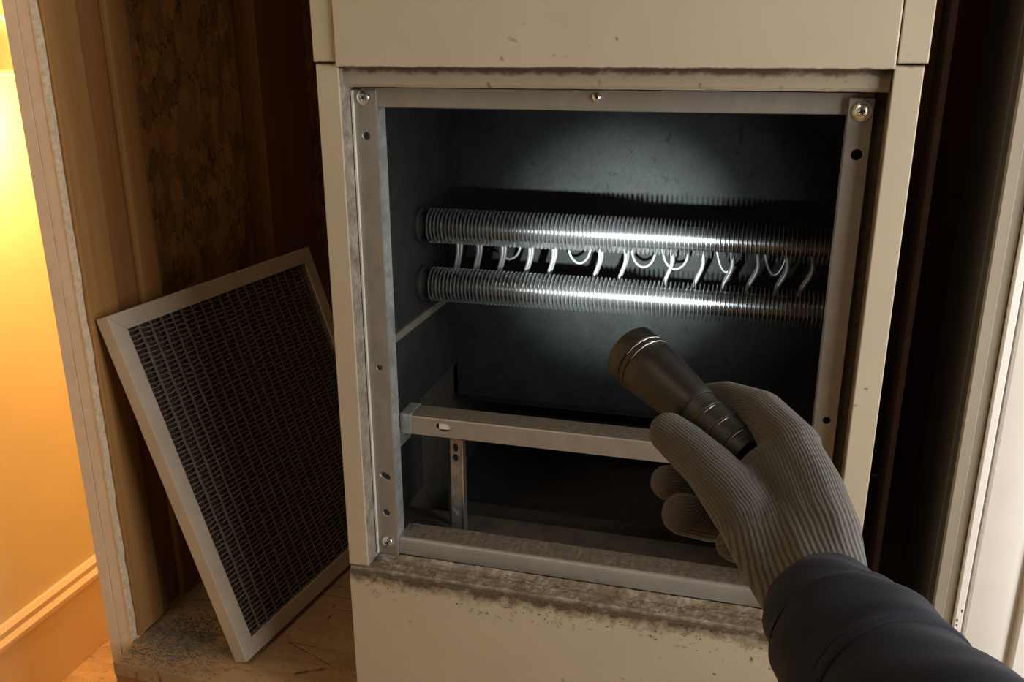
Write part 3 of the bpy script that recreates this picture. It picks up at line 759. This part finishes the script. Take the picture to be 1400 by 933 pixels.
c1 = nb.mix(nb.ramp(nb.noise(25, 4), [(.45, 0.0), (.75, .45)]), c1, (.07,.056,.043))
hh = nb.math('ADD', h01, nb.math('MULTIPLY', weave, .5))
setp(nb, b, c1, .92, 0.0, nb.bump(hh, .5, .0008), .15)
b.inputs['Sheen Weight'].default_value = .12; b.inputs['Sheen Roughness'].default_value = .5
gm.materials.append(m)
for p in gm.polygons: p.use_smooth = True
link('gloved_hand', gm, per)

def loft(path, seg, thick, noise_a, squash=1.0, z0=0, z1=None):
    pass
sl = [Vector(p[:3]) for p in SLEEVE]; sr = [p[3] for p in SLEEVE]
def sleeve_rings(k0, k1, grow, sub, seed, amp):
    """smooth tube through the sleeve stations k0..k1"""
    random.seed(seed); out = []
    n = int((k1 - k0) * sub)
    for s in range(n + 1):
        t = k0 + (k1 - k0)*s/n; i = min(int(t), len(sl) - 2); f = t - i
        def cr(A, B, C_, D): return .5*((2*B) + (C_ - A)*f + (2*A - 5*B + 4*C_ - D)*f*f + (3*B - A - 3*C_ + D)*f*f*f)
        ii = [max(0, i-1), i, i+1, min(len(sl)-1, i+2)]
        out.append((cr(*[sl[q] for q in ii]), cr(*[sr[q] for q in ii]) + grow, t))
    return out
def wr_(a, t):
    return .0011*math.sin(a*2 + t*2.2) + .0009*math.sin(a*3 - t*3.7 + 1) + .0006*math.sin(a*5 + t*7)
def tube_from(st_, seg=72, inner=.0022):
    bm = bmesh.new(); rings = []; pu = None
    for k_, (c, r, t) in enumerate(st_):
        tg = (st_[min(k_+1, len(st_)-1)][0] - st_[max(k_-1, 0)][0]).normalized()
        u_ = Vector((0, 0, 1)) if pu is None else pu
        u_ = (u_ - tg*u_.dot(tg)).normalized(); pu = u_; v_ = tg.cross(u_)
        rings.append([bm.verts.new(c + (u_*math.cos(2*PI*i/seg) + v_*math.sin(2*PI*i/seg))*(r + wr_(2*PI*i/seg, t)*min(1, r/.05))) for i in range(seg)])
    for a, b_ in zip(rings, rings[1:]):
        for i in range(seg): bm.faces.new((a[i], a[(i+1)%seg], b_[(i+1)%seg], b_[i]))
    bmesh.ops.recalc_face_normals(bm, faces=bm.faces)
    return bm
m, nt, b = mat('navy_fabric'); nb = NB(nt)
wv = nb.noise(1500, 2, .5); c1 = nb.mix(nb.ramp(nb.noise(18, 4), [(.3, 0.0), (.7, 1.0)]), (.0085,.0105,.019), (.014,.017,.029))
setp(nb, b, c1, .85, 0.0, nb.bump(nb.math('ADD', wv, nb.math('MULTIPLY', nb.noise(60, 4), .8)), .35, .0006), .2)
b.inputs['Sheen Weight'].default_value = .05; b.inputs['Sheen Roughness'].default_value = .4
M['navy'] = m
CUT = 5.25
st1 = sleeve_rings(CUT - .3, len(sl) - 1.001, -.0017, 8, 3, 1)
slv = build('jacket_sleeve', tube_from(st1), M['navy'], per, smooth='all')
st2 = sleeve_rings(1.0, CUT, 0, 9, 3, 1)
c0, r0, t0 = st2[0]; dirn = (st2[2][0] - c0).normalized()
lip = [(c0 + dirn*.010, r0 - .0055, t0), (c0 + dirn*.002, r0 - .0045, t0), (c0 - dirn*.0010, r0 - .0026, t0), (c0 - dirn*.0008, r0 - .0009, t0)]
ce, re, te = st2[-1]; de = (ce - st2[-3][0]).normalized()
tailr = [(ce + de*.0008, re - .0008, te), (ce + de*.0006, re - .0030, te)]
cf_ = build('sleeve_cuff', tube_from(lip + st2 + tailr), M['navy'], slv, smooth='all')
# hem stitching
bm = bmesh.new(); cst, rst, tst = st2[-3]
tg = (st2[-2][0] - st2[-4][0]).normalized(); u_ = Vector((0,0,1)); u_ = (u_ - tg*u_.dot(tg)).normalized(); v_ = tg.cross(u_)
add_tube(bm, [cst + (u_*math.cos(2*PI*i/90) + v_*math.sin(2*PI*i/90))*(rst + wr_(2*PI*i/90, tst)*min(1, rst/.04) - .0001) for i in range(91)], .00040, 5, cap=False)
build('hem_stitch', bm, M['navy'], slv, smooth='all')
